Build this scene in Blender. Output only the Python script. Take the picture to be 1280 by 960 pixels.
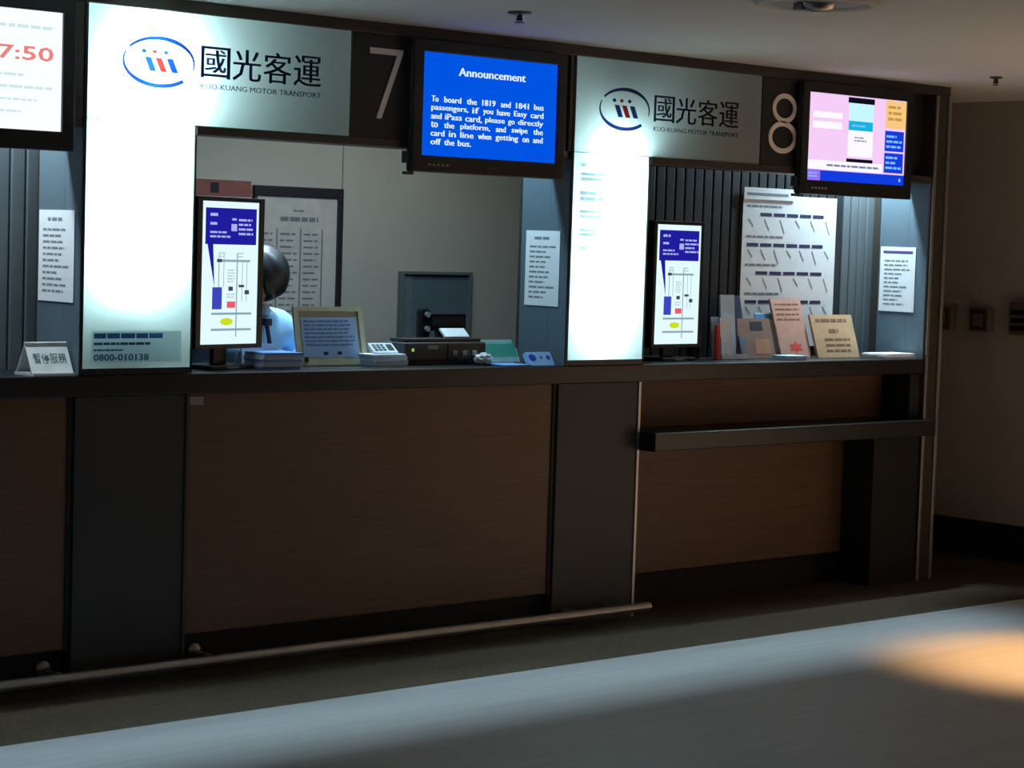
import bpy, bmesh, math, random
from mathutils import Vector, Matrix, Euler
random.seed(7)
for o in list(bpy.data.objects):
    bpy.data.objects.remove(o)
SC = bpy.context.scene
COL = SC.collection

# ------------------------------------------------------------------ camera
cam_d = bpy.data.cameras.new('camera')
cam_d.sensor_width = 36.0
cam_d.lens = 2740.0 / 1280.0 * 36.0
cam_d.clip_end = 100
cam = bpy.data.objects.new('camera', cam_d)
COL.objects.link(cam)
YAW, PITCH, ROLL = 0.7298, 0.0655, -0.0316
fwd = Vector((math.sin(YAW), math.cos(YAW), 0)); rgt = Vector((math.cos(YAW), -math.sin(YAW), 0)); up = Vector((0, 0, 1))
f2 = fwd * math.cos(PITCH) - up * math.sin(PITCH)
u2 = up * math.cos(PITCH) + fwd * math.sin(PITCH)
r3 = rgt * math.cos(ROLL) - u2 * math.sin(ROLL)
u3 = u2 * math.cos(ROLL) + rgt * math.sin(ROLL)
M = Matrix((r3, u3, -f2)).transposed().to_4x4()
M.translation = Vector((0, 0, 1.55))
cam.matrix_world = M
SC.camera = cam

# ------------------------------------------------------------------ world, exposure, lights
w = bpy.data.worlds.new('world'); SC.world = w
w.use_nodes = True
w.node_tree.nodes['Background'].inputs[0].default_value = (0.9, 0.92, 1.0, 1)
w.node_tree.nodes['Background'].inputs[1].default_value = 0.10
SC.view_settings.view_transform = 'Standard'
SC.view_settings.look = 'None'
SC.view_settings.exposure = 0.0
SC.view_settings.gamma = 1.0
SC.view_settings.use_curve_mapping = False


def light(name, kind, loc, target, power, color, **kw):
    d = bpy.data.lights.new(name, kind)
    d.energy = power; d.color = color
    for k, v in kw.items():
        setattr(d, k, v)
    o = bpy.data.objects.new(name, d); COL.objects.link(o)
    o.location = loc
    dirv = Vector(target) - Vector(loc)
    o.rotation_euler = dirv.to_track_quat('-Z', 'Y').to_euler()
    return o


COOL = (0.72, 0.9, 1.0)
# added unseen strip light, makes the cool floor band parallel to the counter
band_fill = light('floor_band_fill_light', 'AREA', (4.6, 3.55, 2.31), (4.6, 5.62, 0.0), 15, (0.54, 0.80, 1.0),
           shape='RECTANGLE', size=6.5, size_y=0.05, spread=math.radians(17))
# warm halogen downlight further along the hall
light('halogen_light', 'SPOT', (7.16, 4.74, 2.30), (7.16, 4.74, 0), 850, (1.0, 0.55, 0.24),
      spot_size=math.radians(42), spot_blend=1.0, shadow_soft_size=0.15)
light('warm_bounce_fill_light', 'SPOT', (8.5, 3.5, 2.30), (8.5, 3.5, 0), 1350, (1.0, 0.76, 0.56),  # added out-of-view fill, its floor bounce warms ceiling and right wall
      spot_size=math.radians(84), spot_blend=1.0, shadow_soft_size=0.05)
# booth lamps above the clerks
BOOTH = (0.62, 0.86, 1.0)
light('booth_light_left', 'AREA', (3.45, 6.61, 2.27), (3.45, 6.61, 0), 18, COOL, shape='RECTANGLE', size=0.5, size_y=0.06)
light('booth_light_middle', 'AREA', (5.55, 6.61, 2.27), (5.55, 6.61, 0), 12, (0.5, 0.82, 1.0), shape='RECTANGLE', size=0.5, size_y=0.06)
light('booth_light_right', 'AREA', (8.12, 6.61, 2.27), (8.12, 6.61, 0), 38, BOOTH, shape='RECTANGLE', size=0.2, size_y=0.06)
light('clerk_light', 'SPOT', (5.15, 6.95, 2.28), (5.05, 6.9, 0), 130, (0.55, 0.82, 1.0),
      spot_size=math.radians(60), spot_blend=0.7, shadow_soft_size=0.08)
light('back_wall_fill_light', 'AREA', (5.9, 7.25, 2.29), (5.9, 7.45, 0), 5, (1.0, 0.97, 0.88), shape='RECTANGLE', size=1.6, size_y=0.25)  # added soft fill to brighten the back wall of the staffed booth


# ------------------------------------------------------------------ materials
def lin(c):
    out = []
    for v in c:
        v = v / 255.0
        out.append(v / 12.92 if v <= 0.04045 else ((v + 0.055) / 1.055) ** 2.4)
    return (out[0], out[1], out[2], 1.0)


MC = {}


def pm(name, srgb, rough=0.5, metal=0.0, var=0.08, scale=(18, 18, 18), bump=0.0, spec=0.5, coat=0.0):
    """procedural surface: base colour broken up by a noise, optional fine relief"""
    if name in MC:
        return MC[name]
    m = bpy.data.materials.new(name); m.use_nodes = True
    nt = m.node_tree; b = nt.nodes['Principled BSDF']
    tc = nt.nodes.new('ShaderNodeTexCoord'); mp = nt.nodes.new('ShaderNodeMapping')
    nz = nt.nodes.new('ShaderNodeTexNoise'); cr = nt.nodes.new('ShaderNodeValToRGB')
    mp.inputs['Scale'].default_value = scale
    nz.inputs['Scale'].default_value = 1.0; nz.inputs['Detail'].default_value = 5
    nt.links.new(tc.outputs['Object'], mp.inputs[0]); nt.links.new(mp.outputs[0], nz.inputs['Vector'])
    nt.links.new(nz.outputs['Fac'], cr.inputs[0])
    c = lin(srgb)
    cr.color_ramp.elements[0].position = 0.3; cr.color_ramp.elements[1].position = 0.7
    cr.color_ramp.elements[0].color = tuple(max(0, v * (1 - var)) for v in c[:3]) + (1,)
    cr.color_ramp.elements[1].color = tuple(min(1, v * (1 + var)) for v in c[:3]) + (1,)
    nt.links.new(cr.outputs[0], b.inputs['Base Color'])
    b.inputs['Roughness'].default_value = rough; b.inputs['Metallic'].default_value = metal
    b.inputs['Specular IOR Level'].default_value = spec; b.inputs['Coat Weight'].default_value = coat
    if bump:
        bp = nt.nodes.new('ShaderNodeBump'); bp.inputs['Strength'].default_value = bump
        bp.inputs['Distance'].default_value = 0.003
        nt.links.new(nz.outputs['Fac'], bp.inputs['Height']); nt.links.new(bp.outputs[0], b.inputs['Normal'])
    MC[name] = m
    return m


def em(name, srgb, strength=1.0):
    if name in MC:
        return MC[name]
    m = bpy.data.materials.new(name); m.use_nodes = True
    nt = m.node_tree; nt.nodes.remove(nt.nodes['Principled BSDF'])
    e = nt.nodes.new('ShaderNodeEmission'); e.inputs[0].default_value = lin(srgb); e.inputs[1].default_value = strength
    nt.links.new(e.outputs[0], nt.nodes['Material Output'].inputs[0])
    MC[name] = m
    return m


def translucent(name, diff, trans, gloss=0.04, fac=0.5, rough=0.35, forward=0.0):
    """opal acrylic / printed film: reflects some light, lets light from behind through"""
    if name in MC:
        return MC[name]
    m = bpy.data.materials.new(name); m.use_nodes = True
    nt = m.node_tree; nt.nodes.remove(nt.nodes['Principled BSDF'])
    d = nt.nodes.new('ShaderNodeBsdfDiffuse'); d.inputs[0].default_value = lin(diff)
    t = nt.nodes.new('ShaderNodeBsdfTranslucent'); t.inputs[0].default_value = lin(trans)
    g = nt.nodes.new('ShaderNodeBsdfGlossy'); g.inputs['Roughness'].default_value = rough
    m1 = nt.nodes.new('ShaderNodeMixShader'); m1.inputs[0].default_value = fac
    m2 = nt.nodes.new('ShaderNodeMixShader'); m2.inputs[0].default_value = gloss
    if forward:
        rf = nt.nodes.new('ShaderNodeBsdfRefraction'); rf.inputs[0].default_value = lin(trans)
        rf.inputs['Roughness'].default_value = 0.85; rf.inputs['IOR'].default_value = 1.1
        m3 = nt.nodes.new('ShaderNodeMixShader'); m3.inputs[0].default_value = forward
        nt.links.new(t.outputs[0], m3.inputs[1]); nt.links.new(rf.outputs[0], m3.inputs[2])
        t = m3
    nt.links.new(d.outputs[0], m1.inputs[1]); nt.links.new(t.outputs[0], m1.inputs[2])
    nt.links.new(m1.outputs[0], m2.inputs[1]); nt.links.new(g.outputs[0], m2.inputs[2])
    nt.links.new(m2.outputs[0], nt.nodes['Material Output'].inputs[0])
    MC[name] = m
    return m


M_CEIL = pm('ceiling_paint', (205, 202, 198), 0.9, var=0.02, scale=(3, 3, 3))
M_FLOOR = pm('polished_floor', (150, 148, 144), 0.45, var=0.10, scale=(1.5, 30, 1), bump=0.03)
M_CARPET = pm('dark_carpet', (68, 57, 44), 0.9, var=0.25, scale=(60, 60, 60), bump=0.3, spec=0.1)
M_WALLR = pm('painted_wall', (166, 156, 146), 0.85, var=0.04, scale=(4, 4, 4))
M_BACK = pm('booth_wall', (190, 190, 182), 0.85, var=0.03, scale=(4, 4, 4))
M_BASE = pm('black_skirting', (26, 25, 24), 0.6, var=0.1)
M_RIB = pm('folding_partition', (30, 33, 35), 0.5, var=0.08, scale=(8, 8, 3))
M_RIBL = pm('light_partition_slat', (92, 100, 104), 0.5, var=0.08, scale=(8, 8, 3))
M_FIN = pm('grey_partition', (88, 104, 114), 0.6, var=0.04)
M_BRONZE = pm('bronze_metal', (74, 68, 62), 0.45, metal=0.5, var=0.08, scale=(40, 40, 2))
M_STEEL = pm('brushed_steel', (170, 165, 158), 0.35, metal=0.9, var=0.06, scale=(60, 60, 3))
M_DARK = pm('dark_laminate', (40, 42, 44), 0.5, var=0.06, scale=(10, 10, 10))
M_SLAB = pm('black_worktop', (19, 20, 22), 0.35, var=0.12, scale=(50, 50, 50))
M_BLACK = pm('black_kick', (16, 16, 16), 0.7, var=0.1)
M_WOOD = pm('brown_veneer', (97, 68, 46), 0.5, var=0.16, scale=(3, 3, 90), bump=0.05)
M_PLAST = pm('black_plastic', (18, 19, 21), 0.35, var=0.08)
M_PLAST2 = pm('charcoal_plastic', (52, 58, 60), 0.45, var=0.08)
M_GREYP = pm('grey_plastic', (150, 150, 146), 0.5, var=0.05)
M_PAPER = pm('white_paper', (232, 234, 236), 0.8, var=0.02)
M_INK = pm('dark_ink', (40, 42, 48), 0.8, var=0.02)
M_INKG = pm('grey_ink', (128, 132, 138), 0.8, var=0.02)
M_INKB = pm('navy_ink', (30, 42, 84), 0.8, var=0.02)
M_INKP = pm('violet_ink', (74, 62, 120), 0.8, var=0.02)
M_BOARD = pm('number_board', (30, 30, 29), 0.5, var=0.05)
M_DIGIT = pm('ivory_digit', (240, 232, 220), 0.5, var=0.02)
M_OPAL = translucent('opal_acrylic', (190, 190, 186), (235, 250, 250), fac=0.6)
M_FILMB = translucent('blue_film', (22, 32, 66), (20, 56, 136), fac=0.5, gloss=0.02)
M_FILMR = translucent('red_film', (150, 40, 36), (190, 36, 34), fac=0.5, gloss=0.02)
M_FILMK = translucent('dark_film', (22, 26, 38), (70, 120, 190), fac=0.4, gloss=0.02)
M_FILMG = translucent('grey_film', (100, 120, 130), (218, 234, 240), fac=0.85, gloss=0.02)
M_BOXW = pm('white_enamel', (235, 235, 235), 0.8, var=0.01)
M_BOXK = pm('black_box_interior', (60, 62, 62), 1.0, var=0.02, spec=0.0)

# ------------------------------------------------------------------ object helpers
ORG = {}


def thing(name, label, cat, loc=(0, 0, 0), rotz=0.0, group=None):
    o = bpy.data.objects.new(name, None); COL.objects.link(o)
    o.empty_display_size = 0.1
    o.location = loc; o.rotation_euler = (0, 0, rotz)
    o['label'] = label; o['category'] = cat
    if group:
        o['group'] = group
    ORG[o.name] = (Vector(loc), rotz)
    return o


def tag(o, label, cat, group=None):
    o['label'] = label; o['category'] = cat
    if group:
        o['group'] = group
    return o


def obj(name, verts, faces, mat, parent=None, smooth=False, local=False, mats=None, fmats=None):
    """one mesh object; verts in world coordinates unless local"""
    org, rz = ORG.get(parent.name, (Vector(), 0.0)) if parent else (Vector(), 0.0)
    if parent and not local:
        R = Matrix.Rotation(-rz, 3, 'Z')
        verts = [R @ (Vector(v) - org) for v in verts]
    me = bpy.data.meshes.new(name)
    me.from_pydata([tuple(v) for v in verts], [], faces)
    me.validate(); me.update()
    bm = bmesh.new(); bm.from_mesh(me)
    bmesh.ops.recalc_face_normals(bm, faces=bm.faces)
    bm.to_mesh(me); bm.free()
    me.materials.append(mat)
    if mats:
        for mm in mats:
            me.materials.append(mm)
        for p, i in zip(me.polygons, fmats):
            p.material_index = i
    if smooth:
        for p in me.polygons:
            p.use_smooth = True
    o = bpy.data.objects.new(name, me); COL.objects.link(o)
    if parent:
        o.parent = parent
        ORG[o.name] = (org, rz)
    return o


def structure(o):
    o['kind'] = 'structure'
    return o


def boxg(x0, x1, y0, y1, z0, z1, bev=0.0):
    bm = bmesh.new()
    vs = [bm.verts.new((x, y, z)) for x in (x0, x1) for y in (y0, y1) for z in (z0, z1)]
    for f in ((0, 1, 3, 2), (4, 6, 7, 5), (0, 4, 5, 1), (2, 3, 7, 6), (0, 2, 6, 4), (1, 5, 7, 3)):
        bm.faces.new([vs[i] for i in f])
    if bev:
        bmesh.ops.bevel(bm, geom=list(bm.edges), offset=bev, segments=2, affect='EDGES', profile=0.5)
    bm.verts.index_update()
    v = [x.co.copy() for x in bm.verts]; f = [[q.index for q in p.verts] for p in bm.faces]
    bm.free()
    return v, f


def join(*gs):
    V, F = [], []
    for v, f in gs:
        n = len(V); V += [Vector(q) for q in v]; F += [[i + n for i in p] for p in f]
    return V, F


def box(name, x0, x1, y0, y1, z0, z1, mat, parent=None, bev=0.0, local=False):
    v, f = boxg(x0, x1, y0, y1, z0, z1, bev)
    return obj(name, v, f, mat, parent, local=local)


def cylg(p0, p1, r0, r1=None, n=16, cap=True):
    p0, p1 = Vector(p0), Vector(p1); r1 = r0 if r1 is None else r1
    d = (p1 - p0).normalized(); a = d.orthogonal().normalized(); b = d.cross(a)
    V = []
    for p, r in ((p0, r0), (p1, r1)):
        for i in range(n):
            t = 2 * math.pi * i / n
            V.append(p + (a * math.cos(t) + b * math.sin(t)) * r)
    F = [[i, (i + 1) % n, n + (i + 1) % n, n + i] for i in range(n)]
    if cap:
        F += [list(range(n))[::-1], list(range(n, 2 * n))]
    return V, F


def latheg(center, profile, n=24, axis=(0, 0, 1)):
    ax = Vector(axis).normalized(); a = ax.orthogonal().normalized(); b = ax.cross(a); c = Vector(center)
    V, F = [], []
    for r, h in profile:
        for i in range(n):
            t = 2 * math.pi * i / n
            V.append(c + ax * h + (a * math.cos(t) + b * math.sin(t)) * r)
    for k in range(len(profile) - 1):
        for i in range(n):
            F.append([k * n + i, k * n + (i + 1) % n, (k + 1) * n + (i + 1) % n, (k + 1) * n + i])
    return V, F


class Frame:
    """flat print surface: point P, directions U, V, normal N towards the reader"""
    def __init__(s, P, U, V):
        s.P = Vector(P); s.U = Vector(U).normalized(); s.V = Vector(V).normalized(); s.N = s.U.cross(s.V).normalized()

    def at(s, u, v, n=0.0):
        return s.P + s.U * u + s.V * v + s.N * n


def quadg(fr, u0, u1, v0, v1, n):
    return [fr.at(u0, v0, n), fr.at(u1, v0, n), fr.at(u1, v1, n), fr.at(u0, v1, n)], [[0, 1, 2, 3]]


def polyg(fr, pts, n):
    return [fr.at(u, v, n) for u, v in pts], [list(range(len(pts)))]


def flat(name, gs, mat, parent, local=False):
    v, f = join(*gs)
    o = obj(name, v, f, mat, parent, local=local)
    if len(f) > 1:
        o['kind'] = 'stuff'      # small print, far too fine to pick apart
    return o


def pieces(name, gs, mat, parent, local=False):
    return [obj(name, g[0], g[1], mat, parent, local=local) for g in gs]


def textg(s, fr, u0, u1, v0, v1, n, bold=0.0, heavy=0.0):
    cu = bpy.data.curves.new('t', 'FONT'); cu.body = s; cu.resolution_u = 2; cu.offset = bold
    o = bpy.data.objects.new('t', cu); COL.objects.link(o)
    dg = bpy.context.evaluated_depsgraph_get()
    me = bpy.data.meshes.new_from_object(o.evaluated_get(dg))
    vs = [v.co.copy() for v in me.vertices]; fs = [list(p.vertices) for p in me.polygons]
    bpy.data.objects.remove(o); bpy.data.curves.remove(cu); bpy.data.meshes.remove(me)
    if not vs:
        return [], []
    xs = [v.x for v in vs]; ys = [v.y for v in vs]
    x0, x1, y0, y1 = min(xs), max(xs), min(ys), max(ys)
    sx = (u1 - u0) / max(1e-6, x1 - x0); sy = (v1 - v0) / max(1e-6, y1 - y0)
    out = []
    for k in ((0,) if not heavy else (-1, 0, 1)):
        out.append(([fr.at(u0 + (v.x - x0) * sx + k * heavy, v0 + (v.y - y0) * sy, n + k * 0.00008) for v in vs], fs))
    return join(*out)


def strokeg(fr, pts, wd, n):
    out = []
    for (a, b), (c, d) in zip(pts[:-1], pts[1:]):
        t = Vector((c - a, d - b)).normalized(); q = Vector((-t.y, t.x)) * wd / 2
        out.append(polyg(fr, [(a + q.x, b + q.y), (a - q.x, b - q.y), (c - q.x, d - q.y), (c + q.x, d + q.y)], n))
    return join(*out)


def linesg(fr, u0, u1, v0, v1, rows, n, fill=0.45, gap=0.15, seed=1, ragged=0.3):
    """rows of small print: word-sized dashes"""
    rnd = random.Random(seed); out = []
    h = (v1 - v0) / rows
    for r in range(rows):
        vb = v1 - (r + 1) * h + h * (1 - fill) / 2
        u = u0; end = u1 - rnd.random() * ragged * (u1 - u0)
        while u < end - 0.002:
            wl = min(end - u, h * (0.8 + 1.8 * rnd.random()))
            out.append(quadg(fr, u, u + wl, vb, vb + h * fill, n))
            u += wl + h * gap * 2
    return join(*out)


Y0 = 6.379           # front plane of the counter line
ZC = 2.33            # ceiling
ZT = 1.055           # worktop
ZH = 1.908           # underside of the header

# ------------------------------------------------------------------ large structure
floor = structure(box('floor', -3, 9.4, -3, 8.1, -0.1, 0.0, M_FLOOR))
box('carpet_border', -3, 9.27, 5.785, 8.0, 0.0, 0.004, M_CARPET, floor)
ceiling = structure(box('ceiling', -3, 9.4, -3, 8.1, ZC, ZC + 0.1, M_CEIL))
wr = structure(box('wall_right', 9.27, 9.37, -3, 8.1, 0, ZC, M_WALLR))
bb = structure(box('baseboard_right', 9.25, 9.27, -3, 8.0, 0.004, 0.19, M_BASE, bev=0.004))
wb = structure(box('wall_back', -3, 9.27, 8.02, 8.1, 0, ZC, M_BACK))
# plain wall panels of the staffed booth, with open joints between them
for a, b in ((3.9, 4.982), (4.988, 6.08), (6.086, 7.18), (7.186, 8.2)):
    box('wall_panel', a, b, 8.0, 8.02, 0.004, ZC, M_BACK, wb, bev=0.002)
wm = structure(box('wall_partition', 8.335, 8.40, 6.78, 8.0, 0.004, ZC, M_BACK))
# closed folding partitions behind the two unstaffed counters
for nm, xa, xb in (('wall_left', 1.6, 4.0), ('wall_middle', 6.1, 8.33)):
    wl = structure(box(nm, xa, xb, 6.745, 6.775, 0.004, ZC, M_RIB))
    sv, sf = boxg(0.003, 0.057, -0.020, 0.0, 0, ZC - 0.01, 0.006)
    proto, light_p = None, None
    x = xa
    while x + 0.06 <= xb + 1e-6:
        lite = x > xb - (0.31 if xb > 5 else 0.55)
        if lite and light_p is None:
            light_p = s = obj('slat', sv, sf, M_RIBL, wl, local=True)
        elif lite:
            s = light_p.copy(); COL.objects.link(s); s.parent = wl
        elif proto is None:
            proto = obj('slat', sv, sf, M_RIB, wl, local=True); s = proto
        else:
            s = proto.copy(); COL.objects.link(s); s.parent = wl
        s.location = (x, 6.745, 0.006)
        x += 0.06
# dark strips above and below the header
t1 = structure(box('trim_1', 1.6, 8.405, 6.372, 6.50, 2.288, ZC, M_BRONZE, bev=0.003))
t2 = structure(box('trim_2', 4.215, 5.96, 6.372, 6.50, 1.878, ZH, M_BRONZE, bev=0.003))
t3 = structure(box('trim_3', 6.43, 8.292, 6.372, 6.50, 1.878, ZH, M_BRONZE, bev=0.003))
t5 = structure(box('trim_4', 1.6, 3.765, 6.372, 6.50, 1.878, ZH, M_BRONZE, bev=0.003))
# end column with bright metal edges
ec = structure(box('trim_5', 8.292, 8.405, 6.372, 6.56, 0.004, 2.288, M_BRONZE, bev=0.003))
box('edge_strip', 8.290, 8.308, 6.362, 6.372, 0.006, 2.285, M_STEEL, ec, bev=0.002)
box('edge_strip', 8.385, 8.405, 6.362, 6.372, 0.006, 2.285, M_STEEL, ec, bev=0.002)
box('side_panel', 8.312, 8.402, 6.56, 6.78, 0.006, 2.285, M_BRONZE, ec)

# ------------------------------------------------------------------ counter run
wt = box('worktop', 1.6, 8.288, 6.372, 6.718, 0.985, ZT, M_SLAB, bev=0.004)
tag(wt, 'long black worktop with thick front edge running under all the booths', 'worktop')


def counter_unit(label, x0, x1, yf, zk, yk):
    t = thing('counter_unit', label, 'counter', (x0, 6.70, 0.004), group='counter fronts under the worktop')
    box('front_panel', x0 + 0.004, x1 - 0.012, yf, yf + 0.02, zk, 0.984, M_WOOD, t, bev=0.002)
    box('toe_kick', x0 + 0.004, x1 - 0.004, yk, yk + 0.02, 0.005, zk + 0.02, M_BLACK, t)
    box('carcass', x0 + 0.004, x1 - 0.004, yk + 0.021, 6.70, 0.005, 0.983, M_BLACK, t)
    return t


cu6 = counter_unit('dark brown wood counter front at the left edge, under the white tent sign', 1.9, 3.758, 6.392, 0.135, 6.43)
cu7 = counter_unit('widest brown wood counter front, below booth seven with a small grey sticker', 4.213, 5.952, 6.392, 0.14, 6.43)
cu8 = counter_unit('recessed brown wood counter front behind the writing ledge of booth eight', 6.42, 8.285, 6.56, 0.145, 6.60)
box('joint_strip', 5.935, 5.952, 6.386, 6.41, 0.13, 0.984, M_BLACK, cu7)
box('joint_strip', 3.741, 3.758, 6.386, 6.41, 0.13, 0.984, M_BLACK, cu6)
stk = box('sticker', 4.222, 4.276, 6.389, 6.392, 0.945, 0.972, M_GREYP, cu7)
fr = Frame((4.222, 6.389, 0.945), (1, 0, 0), (0, 0, 1))
flat('print', [linesg(fr, 0.006, 0.048, 0.004, 0.023, 2, 0.0006, seed=3)], M_INKG, stk)

for i, (a, b, lab) in enumerate(((3.762, 4.209, 'dark grey pillar base between the left and middle brown counter fronts'),
                                (5.956, 6.416, 'dark grey pillar base between middle and right brown counter fronts'))):
    t = thing('pillar_base', lab, 'pillar', (a, 6.6, 0.004), group='dark pillar bases under the light boxes')
    box('cladding', a, b, 6.378, 6.40, 0.006, 0.984, M_DARK, t, bev=0.002)
    box('core', a + 0.01, b - 0.01, 6.40, 6.72, 0.006, 0.984, M_BLACK, t)
    box('edge_strip', b - 0.012, b + 0.002, 6.372, 6.378, 0.006, 0.984, M_BRONZE if i == 0 else M_STEEL, t, bev=0.001)

lt = thing('leg_panel', 'black panel standing under the right end of the writing ledge', 'panel', (8.1, 6.5, 0.004))
box('panel', 7.955, 8.286, 6.378, 6.398, 0.006, 0.70, M_BLACK, lt, bev=0.002)
box('return_panel', 7.955, 7.975, 6.398, 6.555, 0.006, 0.70, M_BLACK, lt, bev=0.002)
lg = thing('writing_ledge', 'low black ledge across the wood front of booth eight', 'ledge', (7.3, 6.45, 0.70))
box('ledge_board', 6.422, 8.287, 6.285, 6.558, 0.702, 0.775, M_SLAB, lg, bev=0.004)
box('end_cap', 6.419, 6.4225, 6.282, 6.40, 0.70, 0.777, M_PLAST, lg, bev=0.001)
box('end_post', 8.215, 8.287, 6.39, 6.555, 0.777, 0.983, M_BLACK, lg, bev=0.002)

# kick rail
rl = thing('kick_rail', 'long low metal tube rail in front of the counter base', 'rail', (4.3, 6.27, 0.004))
v, f = cylg((1.9, 6.268, 0.066), (6.40, 6.268, 0.066), 0.019, n=18)
obj('tube', v, f, M_STEEL, rl, smooth=False)
for x in (2.2, 3.69, 4.285, 6.02):
    g = [cylg((x, 6.43, 0.066), (x, 6.285, 0.066), 0.011, n=12)]
    br = obj('bracket', *join(*g), M_STEEL, rl, smooth=True)
    v, f = latheg((x, 6.43, 0.072), [(0.0, 0.016), (0.014, 0.015), (0.026, 0.010), (0.032, 0.002), (0.032, 0.0)], 18, (0, -1, 0))
    obj('flange', v, f, M_STEEL, br, smooth=True)

# ------------------------------------------------------------------ lit signs
def arcg(fr, cx, cy, a, b, t0, t1, w0, wm_, w1, n, seg=36):
    pts_o, pts_i = [], []
    for i in range(seg + 1):
        s = i / seg; t = math.radians(t0 + (t1 - t0) * s)
        wd = (w0 * (1 - 2 * s) + wm_ * 2 * s) if s < 0.5 else (wm_ * (2 - 2 * s) + w1 * (2 * s - 1))
        pts_o.append((cx + (a + wd / 2) * math.cos(t), cy + (b + wd / 2) * math.sin(t)))
        pts_i.append((cx + (a - wd / 2) * math.cos(t), cy + (b - wd / 2) * math.sin(t)))
    V = [fr.at(u, v, n) for u, v in pts_o + pts_i]; m = seg + 1
    F = [[i, i + 1, m + i + 1, m + i] for i in range(seg)]
    return V, F


def light_box(label, dx, dz, tube, power, xr):
    xl = 3.783 + dx; xp = 4.209 + dx
    t = thing('light_box_sign', label, 'sign', (xl, 6.49, ZT), group='lit company signs')
    zt = 2.287
    # housing: white inside, open towards the opal face
    g = [boxg(xl, xr, 6.470, 6.476, ZH + 0.002, zt), boxg(xl, xp, 6.470, 6.476, 1.078, ZH + 0.002),
         boxg(xl, xl + 0.005, 6.384, 6.470, 1.078, zt), boxg(xp - 0.005, xp, 6.384, 6.470, 1.078, ZH - 0.002),
         boxg(xr - 0.005, xr, 6.384, 6.470, ZH, zt), boxg(xl + 0.005, xr - 0.005, 6.384, 6.470, zt - 0.005, zt),
         boxg(xp, xr - 0.005, 6.384, 6.470, ZH, ZH + 0.005), boxg(xl + 0.005, xp - 0.005, 6.384, 6.470, 1.078, 1.083)]
    obj('housing', *join(*g), M_BOXK, t)
    g = [boxg(xl - 0.012, xl - 0.0005, 6.372, 6.478, 1.06, zt), boxg(xp + 0.0005, xp + 0.007, 6.374, 6.478, 1.06, ZH - 0.032),
         boxg(xl - 0.012, xp + 0.007, 6.374, 6.478, 1.057, 1.0775), boxg(xl, xp, 6.4765, 6.482, 1.078, zt)]
    obj('frame', *join(*g), M_PLAST, t)
    # moulded opal covers: a front sheet with turned-back edges, open towards the tube
    def cover(name, a, b, z0, z1):
        v, f = boxg(a, b, Y0, Y0 + 0.004, z0, z1)
        f = [q for q in f if not all(v[i].y > Y0 + 0.002 for i in q)]
        return obj(name, v, f, M_OPAL, t)
    fp = cover('pillar_face', xl, xp, 1.078, ZH - 0.001)
    fh = cover('header_face', xl, xr, ZH + 0.001, zt)
    # fluorescent tube inside
    tm = em('fluorescent_' + str(int(dx)), (208, 245, 247), power)
    tb = obj('fluorescent_tube', *cylg(tube[0], tube[1], 0.011, n=10, cap=False), tm, t)
    fr = Frame((dx, Y0, dz), (1, 0, 0), (0, 0, 1))
    cx, cz, a, b = 4.061, 2.113, 0.140, 0.080
    lgo = obj('emblem', *join(arcg(fr, cx, cz, a, b, 147, -14, 0.009, 0.016, 0.005, 0.0006),
                              arcg(fr, cx, cz, a, b, 158, 314, 0.005, 0.016, 0.014, 0.0006)), M_FILMB, fh)
    for k, (du, m) in enumerate(((0, M_FILMB), (0.29, M_FILMR), (0.60, M_FILMB))):
        uu = lambda u, v: (cx + u * 0.144, cz + v * 0.083)
        bar = polyg(fr, [uu(-0.41 + du, 0.18), uu(-0.22 + du, 0.18), uu(-0.06 + du, -0.40), uu(-0.25 + du, -0.40)], 0.0006)
        dot = polyg(fr, [(cx + (-0.42 + du) * 0.144 + 0.0105 * math.cos(q * 0.6283), cz + 0.40 * 0.083 + 0.0075 * math.sin(q * 0.6283)) for q in range(10)], 0.0006)
        obj('emblem_stroke', *join(bar, dot), m, fh)
    for k, ch in enumerate('國光客運'):
        u0 = 4.230 + k * 0.1305
        obj('letter', *textg(ch, fr, u0, u0 + 0.118, 2.074, 2.182, 0.0007, heavy=0.0019), M_FILMK, fh)
    obj('lettering', *textg('KUO-KUANG MOTOR TRANSPORT', fr, 4.230, 4.742, 2.036, 2.054, 0.0007, heavy=0.0004), M_FILMK, fh)
    return t, fp, fh, fr


s7, fp7, fh7, fr7 = light_box('glowing white company sign left of the number seven', 0.0, 0.0,
                              ((3.975, 6.435, 1.37), (4.06, 6.435, 2.24)), 380.0, 4.872)
s8, fp8, fh8, fr8 = light_box('glowing white company sign left of the number eight', 2.211, -0.02,
                              ((6.185, 6.435, 1.16), (6.258, 6.435, 1.96)), 260.0, 7.092)
# notice strip low on the first pillar
nb = flat('notice_strip', [quadg(Frame((3.783, Y0, 1.078), (1, 0, 0), (0, 0, 1)), 0.035, 0.39, 0.02, 0.125, 0.0006)], M_FILMG, fp7)
frn = Frame((3.783, Y0, 1.078), (1, 0, 0), (0, 0, 1))
obj('print', *join(linesg(frn, 0.045, 0.32, 0.098, 0.12, 1, 0.0009, fill=0.8, gap=0.1, seed=5, ragged=0),
                   linesg(frn, 0.045, 0.27, 0.075, 0.09, 1, 0.0009, fill=0.6, gap=0.1, seed=6, ragged=0),
                   linesg(frn, 0.045, 0.16, 0.056, 0.066, 1, 0.0009, fill=0.6, gap=0.1, seed=7, ragged=0),
                   textg('0800-010138', frn, 0.045, 0.26, 0.025, 0.048, 0.0009, bold=0.02)), M_FILMK, nb)['kind'] = 'stuff'
frp = Frame((5.994, Y0, 1.078), (1, 0, 0), (0, 0, 1))
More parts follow.
